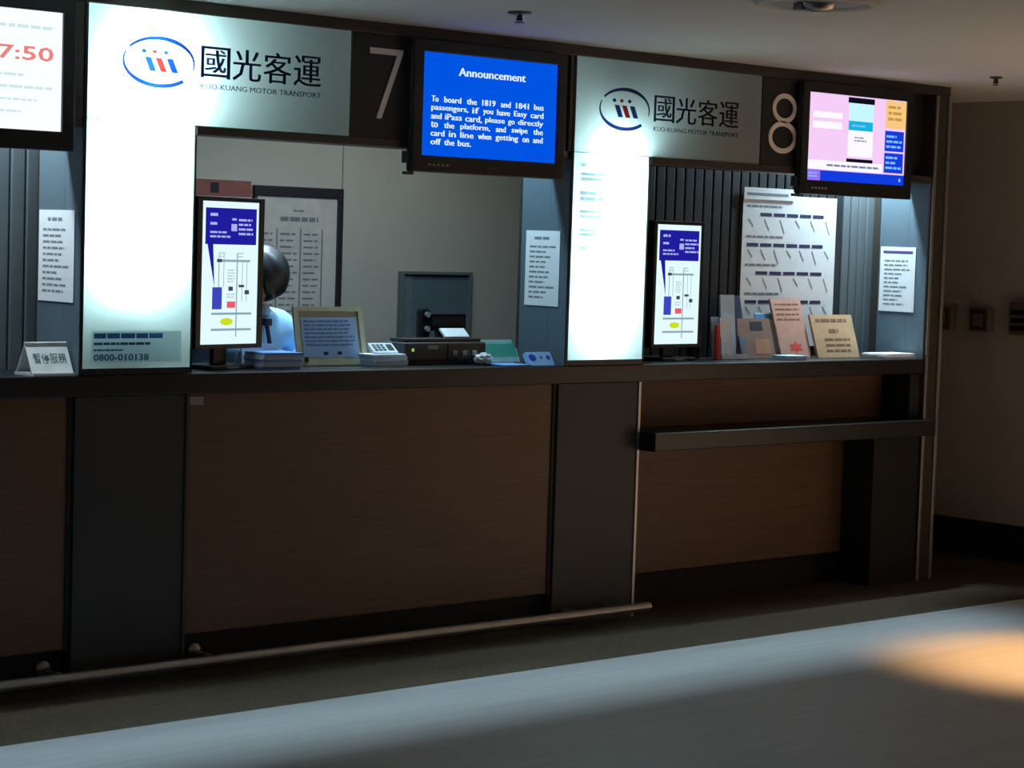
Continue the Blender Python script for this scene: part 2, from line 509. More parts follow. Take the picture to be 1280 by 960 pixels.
obj('print', *join(quadg(frp, 0.045, 0.075, 0.775, 0.79, 0.0006),
                   linesg(frp, 0.045, 0.24, 0.715, 0.755, 2, 0.0006, fill=0.7, gap=0.1, seed=11, ragged=0.1),
                   linesg(frp, 0.045, 0.22, 0.635, 0.68, 2, 0.0006, fill=0.7, gap=0.1, seed=12, ragged=0.3),
                   linesg(frp, 0.045, 0.17, 0.565, 0.605, 2, 0.0006, fill=0.7, gap=0.1, seed=13, ragged=0.3),
                   linesg(frp, 0.045, 0.15, 0.495, 0.53, 2, 0.0006, fill=0.7, gap=0.1, seed=14, ragged=0.3),
                   linesg(frp, 0.045, 0.12, 0.44, 0.46, 1, 0.0006, fill=0.7, gap=0.1, seed=15, ragged=0.3)), M_FILMG, fp8)['kind'] = 'stuff'

# ------------------------------------------------------------------ booth numbers
def number_sign(label, x0, x1):
    t = thing('number_sign', label, 'number sign', (x0, 6.49, ZH), group='booth numbers')
    box('board', x0, x1, 6.376, 6.470, ZH + 0.001, 2.287, M_BOARD, t, bev=0.002)
    box('edge_strip', x1 + 0.001, x1 + 0.016, 6.374, 6.470, ZH + 0.001, 2.287, M_BRONZE, t, bev=0.002)
    return t


n7 = number_sign('dark board with thin white number seven beside the blue announcement screen', 4.876, 5.135)
fr = Frame((0, 6.376, 0), (1, 0, 0), (0, 0, 1))
g7 = [polyg(fr, [(4.957, 2.236), (5.110, 2.236), (5.110, 2.222), (5.016, 1.980), (4.992, 1.980), (5.083, 2.214), (4.957, 2.214)], 0.004)]
v, f = join(*g7)
d7 = obj('digit', v + [q + Vector((0, 0.0038, 0)) for q in v],
         [list(range(7)), list(range(7, 14))[::-1]] + [[i, (i + 1) % 7, 7 + (i + 1) % 7, 7 + i] for i in range(7)], M_DIGIT, n7)
n8 = number_sign('dark board with thin white number eight beside the pink screen', 7.098, 7.335)


def tring(cx, cz, a, b, wd, y):
    V, F = [], []
    n = 40
    for k, (dr, dy) in enumerate(((0, 0.004), (0, 0), (-wd, 0), (-wd, 0.004))):
        for i in range(n):
            t = 2 * math.pi * i / n
            V.append(Vector((cx + (a + dr) * math.cos(t), y + dy, cz + (b + dr) * math.sin(t))))
    for k in range(3):
        for i in range(n):
            F.append([k * n + i, k * n + (i + 1) % n, (k + 1) * n + (i + 1) % n, (k + 1) * n + i])
    return V, F


obj('digit', *join(tring(7.238, 2.158, 0.078, 0.064, 0.021, 6.3715), tring(7.232, 2.032, 0.092, 0.070, 0.022, 6.3715)), M_DIGIT, n8)

# dark boards the televisions hang in front of
BOARDS = []
for lab, a, b in (('dark backing board behind the blue announcement screen', 5.153, 5.958),
                  ('dark backing board behind the pink and blue screen', 7.353, 8.288),
                  ('dark backing board behind the timetable screen at top left', 1.6, 3.722)):
    BOARDS.append(tag(box('backing_board', a, b, 6.440, 6.470, ZH + 0.001, 2.287, M_BOARD), lab, 'board'))
for lab, a, b in (('slim bronze post between the blue screen and the right lit sign', 5.962, 5.9805),
                  ('slim bronze post between the timetable screen and the left lit sign', 3.726, 3.7685)):
    tag(box('header_post', a, b, 6.374, 6.470, ZH + 0.001, 2.287, M_BRONZE, bev=0.002), lab, 'post')


# ------------------------------------------------------------------ televisions
def television(label, xc, board, zb=1.793, zt=2.283):
    t = thing('television', label, 'television', (xc, 6.40, zb), group='screens over the counter')
    x0, x1 = xc - 0.385, xc + 0.385
    box('casing', x0, x1, 6.345, 6.3715, zb, zt, M_PLAST, t, bev=0.008)
    sx0, sx1, sz0, sz1 = xc - 0.340, xc + 0.340, zb + 0.062, zb + 0.062 + 0.383
    g = [boxg(x0, sx0, 6.330, 6.346, zb, zt, 0.003), boxg(sx1, x1, 6.330, 6.346, zb, zt, 0.003),
         boxg(sx0 - 0.002, sx1 + 0.002, 6.330, 6.346, zb, sz0, 0.003), boxg(sx0 - 0.002, sx1 + 0.002, 6.330, 6.346, sz1, zt, 0.003)]
    bz = obj('bezel', *join(*g), M_PLAST, t)
    fb = Frame((sx0, 6.3298, zb), (1, 0, 0), (0, 0, 1))
    obj('button', *join(*[boxg(sx0 + 0.03 + 0.022 * q, sx0 + 0.042 + 0.022 * q, 6.328, 6.331, zb + 0.024, zb + 0.032, 0.001) for q in range(5)]), M_GREYP, bz)
    obj('lamp', *boxg(xc - 0.022, xc + 0.022, 6.329, 6.331, zb + 0.024, zb + 0.032), M_PLAST2, bz)
    box('wall_bracket', xc - 0.15, xc + 0.15, 6.372, 6.4395, 1.95, 2.15, M_PLAST2, board, bev=0.004)
    box('side_clip', xc - 0.405, xc - 0.3855, 6.345, 6.3715, zb + 0.03, zb + 0.075, M_PLAST2, t, bev=.003)
    box('foot_clip', xc - 0.40, xc - 0.36, 6.350, 6.3715, zb - 0.012, zb - .0005, M_PLAST2, t, bev=.002)
    fr = Frame((sx0, 6.341, sz0), (1, 0, 0), (0, 0, 1))
    return t, fr, sx1 - sx0, sz1 - sz0


def justified(fr, words, u0, u1, v0, v1, n, full=True, cw=0.0163, bold=0.0):
    out = []
    wl = [max(1, len(x)) * cw for x in words]
    gap = (u1 - u0 - sum(wl)) / max(1, len(words) - 1) if full else cw * 1.1
    u = u0
    for x, l in zip(words, wl):
        desc = any(c in x for c in 'gpqy,')
        asc = any(c in x for c in 'bdfhklit0123456789TEP')
        a = v0 - (0.22 * (v1 - v0) if desc else 0); b = v1 if asc else v0 + 0.72 * (v1 - v0)
        out.append(textg(x, fr, u, u + l, a, b, n, bold=bold, heavy=0.0013)); u += l + gap
    return join(*out)


tv7, fr, W, Hh = television('wall television with blue announcement slide, between seven and the right sign', 5.519, BOARDS[0])
sc = flat('screen', [quadg(fr, 0, W, 0, Hh, 0)], em('screen_blue', (0, 84, 226)), tv7)
lines = ['To board the 1819 and 1841 bus', 'passengers, if you have Easy card', 'and iPass card, please go directly',
         'to the platform, and swipe the', 'card in line when getting on and', 'off the bus.']
gs = [textg('Announcement', fr, W * 0.26, W * 0.755, Hh * 0.795, Hh * 0.875, 0.0006, heavy=0.0016)]
for k, ln in enumerate(lines):
    vb = Hh * (0.525 - 0.083 * k)
    gs.append(justified(fr, ln.split(), W * 0.07, W * 0.90, vb, vb + Hh * 0.058, 0.0006, full=k < 5))
flat('screen_text', gs, em('screen_white', (225, 246, 255), 1.0), sc)

tv8, fr, W, Hh = television('wall television with pink phone advert, beside the number eight', 7.697, BOARDS[1])
sc = flat('screen', [quadg(fr, 0, W, 0, Hh, 0)], em('screen_pink', (246, 206, 248)), tv8)
R = lambda u0, u1, v0, v1, n=0.0005: quadg(fr, u0 * W, u1 * W, v0 * Hh, v1 * Hh, n)
pieces('screen_white_block', [R(0, .77, .13, .235), R(.405, .66, .30, .72), R(.05, .34, .72, .79), R(.05, .34, .60, .68)], em('screen_paper', (252, 250, 255)), sc)
pieces('screen_blue_bar', [R(.14, 1, 0, .12), R(.785, .985, .395, .635, .0004), R(.785, .985, .14, .375, .0004)], em('screen_deep_blue', (18, 60, 222)), sc)
flat('screen_orange_block', [R(.785, 1, .665, .99)], em('screen_orange', (250, 200, 130)), sc)
flat('screen_violet_block', [R(0, .14, 0, .125)], em('screen_violet', (150, 110, 240)), sc)
flat('screen_cyan_button', [R(.405, .655, .605, .715, .0008)], em('screen_cyan', (20, 180, 225)), sc)
flat('screen_pale_block', [R(.405, .66, .72, .92, .0005)], em('screen_pale', (200, 248, 255)), sc)
pieces('screen_black_bar', [R(.395, .665, .92, .985), R(.395, .665, .235, .275, .0008)], em('screen_black', (14, 12, 30)), sc)
flat('screen_text', [linesg(fr, .2 * W, .74 * W, .155 * Hh, .21 * Hh, 1, .001, seed=21, ragged=0.05), linesg(fr, .47 * W, .6 * W, .47 * Hh, .54 * Hh, 2, .001, seed=22)], em('screen_grey', (130, 132, 160)), sc)
flat('screen_small_text', [linesg(fr, .8 * W, .97 * W, .42 * Hh, .6 * Hh, 3, .001, seed=23, ragged=0.4), linesg(fr, .8 * W, .97 * W, .17 * Hh, .35 * Hh, 3, .001, seed=24, ragged=0.4),
                           linesg(fr, .02 * W, .12 * W, .03 * Hh, .1 * Hh, 2, .001, seed=25), R(.945, .965, .04, .08, .001),
                           linesg(fr, .44 * W, .62 * W, .635 * Hh, .685 * Hh, 1, .0012, seed=26)], em('screen_light_blue', (130, 190, 255)), sc)
flat('screen_brown_text', [linesg(fr, .81 * W, .97 * W, .74 * Hh, .95 * Hh, 3, .001, seed=27, ragged=0.3)], em('screen_ochre', (200, 150, 70)), sc)

tv6, fr, W, Hh = television('wall television with white timetable and red clock at top left', 3.327, BOARDS[2])
sc = flat('screen', [quadg(fr, 0, W, 0, Hh, 0)], em('screen_timetable', (246, 253, 255), 1.05), tv6)
flat('screen_clock', [textg('17:50', fr, W * 0.60, W * 0.955, Hh * 0.58, Hh * 0.70, 0.0006, bold=0.015)], em('screen_red', (240, 130, 125)), sc)
flat('screen_text', [linesg(fr, .1 * W, .96 * W, .83 * Hh, .89 * Hh, 1, .0006, seed=31, ragged=0), linesg(fr, .1 * W, .80 * W, .43 * Hh, .48 * Hh, 1, .0006, seed=32, ragged=0.1),
                     linesg(fr, .1 * W, .95 * W, .33 * Hh, .38 * Hh, 1, .0006, seed=33, ragged=0), linesg(fr, .3 * W, .9 * W, .23 * Hh, .27 * Hh, 1, .0006, seed=34, ragged=0.1),
                     linesg(fr, .5 * W, .8 * W, .13 * Hh, .17 * Hh, 1, .0006, seed=35, ragged=0.1)], em('screen_pale_teal', (205, 232, 236)), sc)

# ------------------------------------------------------------------ partition fins with notices
for lab, x, m in (('narrow grey side partition behind the timetable screen at far left', 3.770, M_FIN),
               ('narrow blue grey side partition closing the staffed booth', 5.979, M_FIN),
               ('narrow grey side partition at the end column', 8.278, M_FIN)):
    t = thing('side_partition', lab, 'partition', (x, 6.5, ZT), group='side partitions between booths')
    xx = x if x > 8 or x > 5 else x
    box('panel', xx, xx + 0.012, 6.484, 6.655, ZT + 0.001, ZC - 0.001, m, t)
    box('front_panel', xx, xx + 0.012, 6.376, 6.483, ZT + 0.001, ZH - 0.032, m, t)
    box('edge_strip', xx - 0.002, xx + 0.012, 6.656, 6.668, ZT + 0.001, ZC - 0.001, M_BRONZE, t)


def notice_x(label, x, y0, y1, z0, z1, inkm, seed, head):
    o = box('paper_notice', x - 0.002, x, y0, y1, z0, z1, M_PAPER)
    tag(o, label, 'notice', 'paper notices on the side partitions')
    ORG[o.name] = (Vector(), 0)
    fr = Frame((x - 0.002, y1, z0), (0, -1, 0), (0, 0, 1))
    w_, h_ = y1 - y0, z1 - z0
    gs = [linesg(fr, w_ * .12, w_ * .9, h_ * .08, h_ * .82, 11, 0.0005, fill=0.35, seed=seed, ragged=0.5)]
    flat('print', gs, M_INKG, o)
    flat('heading', [quadg(fr, w_ * .08, w_ * .92, h_ * .90, h_ * .94, 0.0005)] if head else [linesg(fr, w_ * .25, w_ * .75, h_ * .86, h_ * .94, 1, 0.0005, seed=seed + 1)], inkm, o)


notice_x('pale paper notice on the leftmost partition, above the tent sign', 3.769, 6.413, 6.645, 1.296, 1.603, M_INKG, 41, False)
notice_x('pale blue paper notice on the partition beside the right lit sign', 5.978, 6.420, 6.622, 1.290, 1.592, M_INKG, 43, False)
notice_x('white paper notice with violet heading near the end column', 8.277, 6.437, 6.645, 1.270, 1.575, M_INKP, 45, True)


# ------------------------------------------------------------------ posters
def poster_y(label, x0, x1, z0, z1, y, tab=None):
    o = box('poster', x0, x1, y, y + 0.003, z0, z1, M_PAPER)
    tag(o, label, 'poster')
    return o, Frame((x0, y, z0), (1, 0, 0), (0, 0, 1)), x1 - x0, z1 - z0


p8, fr, W, Hh = poster_y('large white fare timetable poster behind the tan leaflets', 7.375, 8.025, 1.10, 1.792, 6.718)
box('top_strip', 7.375, 7.72, 6.714, 6.717, 1.77, 1.823, M_PAPER, p8)
bars, tx = [], [quadg(Frame((7.375, 6.714, 1.77), (1, 0, 0), (0, 0, 1)), .02, .3, .018, .03, .0005)]
for k, (vb, s0) in enumerate(((0.86, .18), (.66, .05), (.475, .15), (.285, .05))):
    n_ = 5 + (k % 2)
    for q in range(n_):
        a = s0 + (0.88 - s0) * q / n_
        bars.append(quadg(fr, a * W, (a + (0.88 - s0) / n_ * .86) * W, vb * Hh, (vb + .022) * Hh, .0006))
    tx.append(linesg(fr, .04 * W, .45 * W, (vb + .05) * Hh, (vb + .08) * Hh, 1, .0006, seed=50 + k, ragged=.2))
    for q in range(n_ + 1):
        a = .06 + .82 * q / n_
        tx.append(strokeg(fr, [(a * W, (vb - .02) * Hh), ((a + .05) * W, (vb - .07 - .02 * (q % 3)) * Hh)], .006, .0006))
pieces('heading_bar', bars, M_INKB, p8)
flat('print', tx, M_INKG, p8)

p7 = thing('notice_board', 'dark framed timetable on the back wall behind the clerk', 'notice board', (5.85, 8.0, 1.0))
box('sheet', 5.60, 6.045, 7.985, 7.995, 1.00, 1.715, pm('grey_paper', (205, 202, 198), .8), p7)
g = [boxg(5.585, 6.075, 7.975, 7.998, 1.712, 1.757, .003), boxg(6.045, 6.075, 7.975, 7.998, 0.985, 1.712, .003), boxg(5.585, 5.60, 7.975, 7.998, .985, 1.712, .003), boxg(5.6, 6.045, 7.975, 7.998, .985, 1.0, .003)]
obj('frame', *join(*g), pm('dark_frame', (40, 36, 46), .5), p7)
fr = Frame((5.60, 7.985, 1.0), (1, 0, 0), (0, 0, 1))
flat('print', [linesg(fr, .13, .34, .60, .625, 1, .0006, fill=.8, seed=61, ragged=0), linesg(fr, .20, .26, .64, .66, 1, .0006, seed=62, ragged=0),
               quadg(fr, .11, .118, .1, .57, .0006), quadg(fr, .24, .248, .1, .57, .0006), quadg(fr, .36, .368, .1, .57, .0006),
               linesg(fr, .03, .1, .1, .56, 16, .0006, fill=.3, seed=63), linesg(fr, .13, .23, .1, .56, 16, .0006, fill=.3, seed=64), linesg(fr, .26, .35, .1, .56, 16, .0006, fill=.3, seed=65)], M_INKG, p7)
p7b = box('poster', 5.16, 5.575, 7.992, 7.998, 1.08, 1.772, M_PAPER); tag(p7b, 'poster with red top band, mostly hidden behind the tall left kiosk screen', 'poster')
fr = Frame((5.16, 7.992, 1.08), (1, 0, 0), (0, 0, 1))
flat('top_band', [quadg(fr, 0, .415, .62, .692, .0006)], pm('dull_red_print', (150, 92, 88), .8), p7b)
pieces('emblem', [quadg(fr, .2, .245, .635, .68, .0012)], M_INK, p7b)

p6, fr, W, Hh = poster_y('white poster on the ribbed partition at the left edge of the picture', 2.80, 3.475, 1.33, 1.835, 6.718)
flat('print', [linesg(fr, .05, W - .05, .05, Hh - .05, 12, .0006, seed=71)], M_INKG, p6)

# hatch in the back wall
ht = thing('wall_hatch', 'square blue grey hatch in the back wall above the ticket printer', 'hatch', (6.64, 7.99, 1.07))
g = [boxg(6.42, 6.44, 7.97, 7.999, 1.07, 1.39, .003), boxg(6.84, 6.858, 7.97, 7.999, 1.07, 1.39, .003), boxg(6.44, 6.84, 7.97, 7.999, 1.375, 1.39, .003), boxg(6.44, 6.84, 7.97, 7.999, 1.07, 1.085, .003)]
obj('frame', *join(*g), pm('hatch_frame', (104, 116, 120), .6), ht)
box('side_leaf', 6.441, 6.498, 7.985, 7.995, 1.085, 1.375, pm('hatch_leaf', (112, 126, 134), .5), ht)
box('door_leaf', 6.502, 6.84, 7.990, 7.997, 1.085, 1.375, pm('hatch_door', (98, 118, 132), .5), ht)


# ------------------------------------------------------------------ kiosk screens
def kiosk(label, xc, yc, rz, zb, side, topb, seed):
    t = thing('kiosk_display', label, 'display', (xc, yc, ZT), rz, group='upright displays on the worktop')
    w2, h = 0.143, 0.509
    z0 = zb - ZT
    box('casing', -w2 - side, w2 + side, 0.0, 0.035, z0 - topb, z0 + h + topb, M_PLAST, t, bev=0.004, local=True)
    g = [boxg(-w2 - side, -w2, -0.008, 0.0, z0 - topb, z0 + h + topb, .002), boxg(w2, w2 + side, -0.008, 0, z0 - topb, z0 + h + topb, .002),
         boxg(-w2, w2, -0.008, 0, z0 - topb, z0, .002), boxg(-w2, w2, -0.008, 0, z0 + h, z0 + h + topb, .002)]
    v, f = join(*g); obj('bezel', v, f, M_PLAST, t, local=True)
    v, f = join(boxg(-0.11, 0.11, -0.03, 0.12, 0.001, 0.016, .004), boxg(-0.035, 0.035, 0.036, 0.056, 0.016, 0.30, .004))
    st = obj('stand', v, f, M_PLAST, t, local=True)
    v, f = join(boxg(-0.03, 0.03, -0.0312, -0.029, 0.004, 0.012)); obj('badge', v, f, M_GREYP, st, local=True)
    fr = Frame((-w2, -0.003, z0), (1, 0, 0), (0, 0, 1))
    W, H = 2 * w2, h
    Q = lambda u0, u1, v0, v1, n=.0005: quadg(fr, u0 * W, u1 * W, v0 * H, v1 * H, n)
    sc = flat('screen', [Q(0, 1, 0, 1, 0)], em('kiosk_white', (228, 252, 255)), t, local=True)
    fl = lambda nm, gs, m: (pieces if nm in ('screen_roads', 'screen_icons') else flat)(nm.replace('roads', 'road').replace('icons', 'icon'), gs, m, sc, local=True)
    fl('screen_header', [Q(.06, .96, .70, .955), polyg(fr, [(.10 * W, .70 * H), (.20 * W, .70 * H), (.235 * W, .40 * H)], .0004)], em('kiosk_blue', (32, 28, 158)))
    fl('screen_block', [Q(.20, .37, .245, .40)], em('kiosk_mid_blue', (60, 70, 190)))
    fl('screen_red_mark', [Q(.46, .61, .255, .30)], em('kiosk_red', (236, 90, 110)))
    fl('screen_lime_mark', [polyg(fr, [((.46 + .115 * math.cos(q * .5236)) * W, (.158 + .026 * math.sin(q * .5236)) * H) for q in range(12)], .0005)], em('kiosk_lime', (206, 224, 30)))
    fl('screen_header_text', [linesg(fr, .14 * W, .30 * W, .885 * H, .93 * H, 1, .001, seed=seed, ragged=0), linesg(fr, .14 * W, .28 * W, .825 * H, .865 * H, 1, .001, seed=seed + 1, ragged=0),
                              linesg(fr, .14 * W, .5 * W, .74 * H, .80 * H, 2, .001, seed=seed + 2), Q(.51, .61, .795, .845, .001), Q(.52, .60, .87, .885, .001),
                              linesg(fr, .64 * W, .95 * W, .76 * H, .89 * H, 4, .001, seed=seed + 3)], em('kiosk_pale', (176, 178, 240)))
    fl('screen_roads', [Q(.27, .86, .578, .594), Q(.19, .90, .206, .222), Q(.19, .90, .094, .110), Q(.30, .315, .40, .63), Q(.39, .40, .40, .63), Q(.62, .64, .05, .64), Q(.72, .73, .3, .58), Q(.80, .81, .3, .58)], em('kiosk_grey', (140, 165, 180)))
    fl('screen_icons', [Q(.27, .36, .575, .598, .001), Q(.48, .56, .375, .405, .001), Q(.66, .76, .40, .418, .001), Q(.77, .85, .35, .38, .001)], em('kiosk_dark', (60, 70, 96)))
    fl('screen_map_text', [linesg(fr, .46 * W, .60 * W, .43 * H, .53 * H, 5, .0008, seed=seed + 5), linesg(fr, .30 * W, .42 * W, .605 * H, .65 * H, 2, .0008, seed=seed + 6), linesg(fr, .63 * W, .75 * W, .605 * H, .65 * H, 2, .0008, seed=seed + 7), linesg(fr, .45 * W, .6 * W, .32 * H, .36 * H, 2, .0008, seed=seed + 8)], em('kiosk_light', (176, 200, 210)))
    return t


k7 = kiosk('tall upright map display beside the left lit sign, in front of the clerk', 4.478, 6.545, math.radians(11), 1.146, 0.026, 0.016, 81)
k8 = kiosk('tall upright map display beside the right lit sign, next to the brochures', 6.785, 6.545, math.radians(3), 1.128, 0.02, 0.016, 91)

# ------------------------------------------------------------------ things on the worktop, booth seven
def sheet_stack(name, label, cat, x0, x1, y0, y1, z0, n, dz, mats, group=None, jit=0.006, rz=0.0):
    t = thing(name, label, cat, ((x0 + x1) / 2, (y0 + y1) / 2, z0), rz, group)
    rnd = random.Random(int(x0 * 100))
    hx, hy = (x1 - x0) / 2, (y1 - y0) / 2
    for k in range(n):
        jx, jy = rnd.uniform(-jit, jit), rnd.uniform(-jit, jit)
        box('sheet', -hx + jx, hx + jx, -hy + jy, hy + jy, k * dz + .0005, (k + 1) * dz, mats[k % len(mats)], t, local=True)
    return t


M_BLUEP = pm('blue_paper', (120, 170, 235), .8); M_PALEB = pm('pale_blue_paper', (186, 214, 240), .8)
sheet_stack('paper_pile', 'pile of blue and white forms under the left kiosk display', 'papers', 4.602, 4.775, 6.50, 6.625, ZT, 7, .0085, [M_BLUEP, M_PAPER, M_PALEB])
tray = thing('document_tray', 'white tray of blue papers just left of the notice holder', 'tray', (4.79, 6.695, ZT))
g = [boxg(4.60, 4.80, 6.645, 6.655, ZT + .001, ZT + .06), boxg(4.60, 4.605, 6.632, 6.645, ZT + .001, ZT + .06), boxg(4.795, 4.80, 6.632, 6.645, ZT + .001, ZT + .06)]
obj('tray_body', *join(*g), pm('white_plastic', (220, 226, 230), .4), tray)
box('paper', 4.615, 4.785, 6.6555, 6.662, ZT + .004, ZT + .083, M_PALEB, tray)

nh = thing('notice_holder', 'cream framed notice holder with blue printed page on the worktop', 'notice holder', (5.02, 6.64, ZT))
th = math.radians(12)
fr = Frame((4.832, 6.600, ZT + .004), (1, 0, 0), (0, math.sin(th), math.cos(th)))


def slabg(fr, u0, u1, v0, v1, n0, n1):
    V = [fr.at(u, v, n) for u in (u0, u1) for v in (v0, v1) for n in (n0, n1)]
    return V, [[0, 1, 3, 2], [4, 6, 7, 5], [0, 4, 5, 1], [2, 3, 7, 6], [0, 2, 6, 4], [1, 5, 7, 3]]


M_CREAM = pm('cream_card', (196, 190, 160), .6)
obj('backing', *slabg(fr, 0, .325, 0, .222, -.004, 0), M_CREAM, nh)
obj('frame', *join(slabg(fr, 0, .325, .205, .222, 0, .006), slabg(fr, 0, .022, 0, .205, 0, .006), slabg(fr, .303, .325, 0, .205, 0, .006), slabg(fr, .022, .303, 0, .022, 0, .006)), M_CREAM, nh)
pg = obj('page', *slabg(fr, .032, .293, .03, .182, 0, .002), pm('blue_notice_page', (150, 178, 214), .7), nh)
flat('print', [linesg(fr, .045, .28, .07, .175, 7, .0026, fill=.35, seed=101, ragged=.2)], pm('notice_ink', (88, 116, 160), .8), pg)
pieces('emblem', [polyg(fr, [(c + .012 * math.cos(q * .785), .045 + .007 * math.sin(q * .785)) for q in range(8)], .0026) for c in (.135, .2)], M_INK, pg)
obj('foot', *join(boxg(4.84, 5.15, 6.595, 6.665, ZT + .0008, ZT + .004)), M_CREAM, nh)
obj('clip', *slabg(fr, .03, .045, .012, .03, .006, .012), M_PLAST, nh)

# white desk phone / card tray between notice holder and printer
sheet_stack('paper_pile', 'loose pale papers between the notice holder and the black printer', 'papers', 5.105, 5.275, 6.50, 6.585, ZT, 6, .008, [M_PALEB, M_PAPER], rz=.05)
ph = thing('card_reader', 'small grey white card reader on the loose papers', 'card reader', (5.19, 6.55, ZT + .0485))
fr = Frame((5.135, 6.53, ZT + .0495), (1, 0, 0), (0, .8, .6))
obj('body', *join(slabg(fr, 0, .115, 0, .055, -.006, .006)), pm('pale_grey_plastic', (186, 196, 206), .5), ph)
obj('keypad', *join(*[slabg(fr, .012 + .02 * a, .026 + .02 * a, .010 + .014 * b, .019 + .014 * b, .006, .008) for a in range(3) for b in range(3)]), M_PLAST2, ph)
obj('screen', *slabg(fr, .078, .105, .012, .045, .006, .008), M_PLAST, ph)

# ticket printer
tp = thing('ticket_printer', 'wide black ticket printer in the middle of booth seven worktop', 'printer', (5.520, 6.62, ZT))
box('body', 5.305, 5.720, 6.555, 6.68, ZT + .016, ZT + .088, M_PLAST2, tp, bev=.006)
box('base', 5.320, 5.705, 6.565, 6.67, ZT + .001, ZT + .0155, M_PLAST, tp)
v, f = boxg(5.320, 5.710, 6.575, 6.67, ZT + .0885, ZT + .102, .004); obj('lid', v, f, M_PLAST, tp)
box('control_panel', 5.520, 5.710, 6.551, 6.5548, ZT + .022, ZT + .082, M_PLAST, tp, bev=.001)
for x in (5.555, 5.605, 5.655):
    box('button', x - .012, x + .012, 6.547, 6.5508, ZT + .036, ZT + .056, M_GREYP, tp, bev=.002)
obj('indicator_lamp', *cylg((5.345, 6.553, ZT + .06), (5.345, 6.5545, ZT + .06), .007, n=12), em('green_led', (110, 190, 80), 1.0), tp)
box('badge', 5.420, 5.470, 6.5525, 6.5548, ZT + .062, ZT + .076, M_GREYP, tp)
tk = obj('ticket_roll', *slabg(Frame((5.535, 6.59, ZT + .106), (1, 0, 0), (0, .78, .62)), 0, .125, 0, .05, -.004, .004), M_PAPER); tag(tk, 'bright white block of paper slips on top of the black printer', 'paper slips')

mb = thing('cash_register', 'black machine with a scroll on the left, below the wall hatch', 'machine', (5.98, 7.25, 0.004))
box('body', 5.92, 6.13, 7.16, 7.20, 1.155, 1.228, M_PLAST, mb, bev=.006)
box('head', 5.865, 5.925, 7.15, 7.185, 1.12, 1.25, M_PLAST, mb, bev=.012)
box('screen_strip', 5.94, 6.12, 7.157, 7.1595, 1.175, 1.215, pm('dark_brown_plastic', (46, 36, 34), .4), mb)
box('column', 5.98, 6.06, 7.165, 7.195, .006, 1.154, M_PLAST, mb, bev=.006)
obj('knob', *join(cylg((5.90, 7.149, 1.225), (5.90, 7.138, 1.225), .012, n=12), cylg((5.90, 7.149, 1.165), (5.90, 7.138, 1.165), .012, n=12)), M_GREYP, mb)

# crumpled receipts
rnd = random.Random(4)
bm = bmesh.new(); bmesh.ops.create_icosphere(bm, subdivisions=3, radius=1)
for v_ in bm.verts:
    k = 1 + rnd.uniform(-.28, .12)
    v_.co = Vector((v_.co.x * .045 * k, v_.co.y * .03 * k, v_.co.z * .024 * k))
zmin = min(v_.co.z for v_ in bm.verts)
cv = [v_.co + Vector((5.665, 6.505, ZT + .001 - zmin)) for v_ in bm.verts]; bm.verts.index_update()
cf = [[q.index for q in p.verts] for p in bm.faces]; bm.free()
tag(obj('crumpled_receipt', cv, cf, M_PAPER), 'crumpled white receipt between the printer and the green leaflet box', 'receipt')

# green leaflet box
gb = thing('leaflet_holder', 'small holder of green leaflets right of the black printer', 'leaflet holder', (5.9, 6.62, ZT))
fr = Frame((5.735, 6.575, ZT + .003), (1, 0, 0), (0, math.sin(.35), math.cos(.35)))
M_CLEAR = pm('clear_acrylic_edge', (170, 205, 210), .2, spec=.6)
M_GREEN = pm('green_leaflet', (70, 170, 148), .6)
obj('holder', *join(slabg(fr, -.006, .176, 0, .100, -.016, -.012), slabg(fr, -.006, .176, 0, .02, .008, .011), slabg(fr, -.006, -.002, 0, .06, -.012, .008), slabg(fr, .172, .176, 0, .06, -.012, .008)), M_CLEAR, gb)
obj('leaflet', *slabg(fr, 0, .17, .004, .078, -.004, .006), M_GREEN, gb)
obj('leaflet', *slabg(fr, 0, .17, .006, .094, -.011, -.005), pm('pale_green_leaflet', (150, 190, 186), .6), gb)
obj('foot', *boxg(5.725, 5.915, 6.555, 6.64, ZT + .0008, ZT + .0028), M_CLEAR, gb)

# blue and white packet
bp = thing('paper_packet', 'blue and white packet leaning near the right lit sign', 'packet', (6.05, 6.5, ZT))
fr = Frame((5.852, 6.412, ZT + .002), (1, .0, 0), (0, math.sin(.6), math.cos(.6)))
obj('box', *slabg(fr, -.02, .112, 0, .062, -.02, 0), pm('packet_paper', (150, 190, 232), .6), bp)
pieces('printed_spot', [polyg(fr, [(c + r * math.cos(q * .628), .036 + r * .8 * math.sin(q * .628)) for q in range(10)], .0008) for c, r in ((.006, .020), (.052, .007), (.09, .012))], pm('blue_print', (44, 66, 190), .6), bp)
tag(box('blue_sheet', 5.69, 5.825, 6.40, 6.53, ZT + .0008, ZT + .006, M_BLUEP), 'flat blue sheet lying below the green leaflet holder', 'sheet')

# ------------------------------------------------------------------ things on the worktop, booth eight
def leaning(name, label, cat, x, y, wdt, hgt, thick, lean, mat, group=None, shear=0.0, rz=0.0):
    o = thing(name, label, cat, (x, y, ZT), rz, group)
    fr = Frame((0, 0, .002), (1, 0, 0), (0, math.sin(lean), math.cos(lean)))
    obj('cover', *slabg(fr, 0, wdt, 0, hgt, -thick, 0), mat, o, local=True)
    fr2 = Frame((0.002, thick * .6, .002), (1, 0, 0), (0, math.sin(lean), math.cos(lean)))
    return o, fr


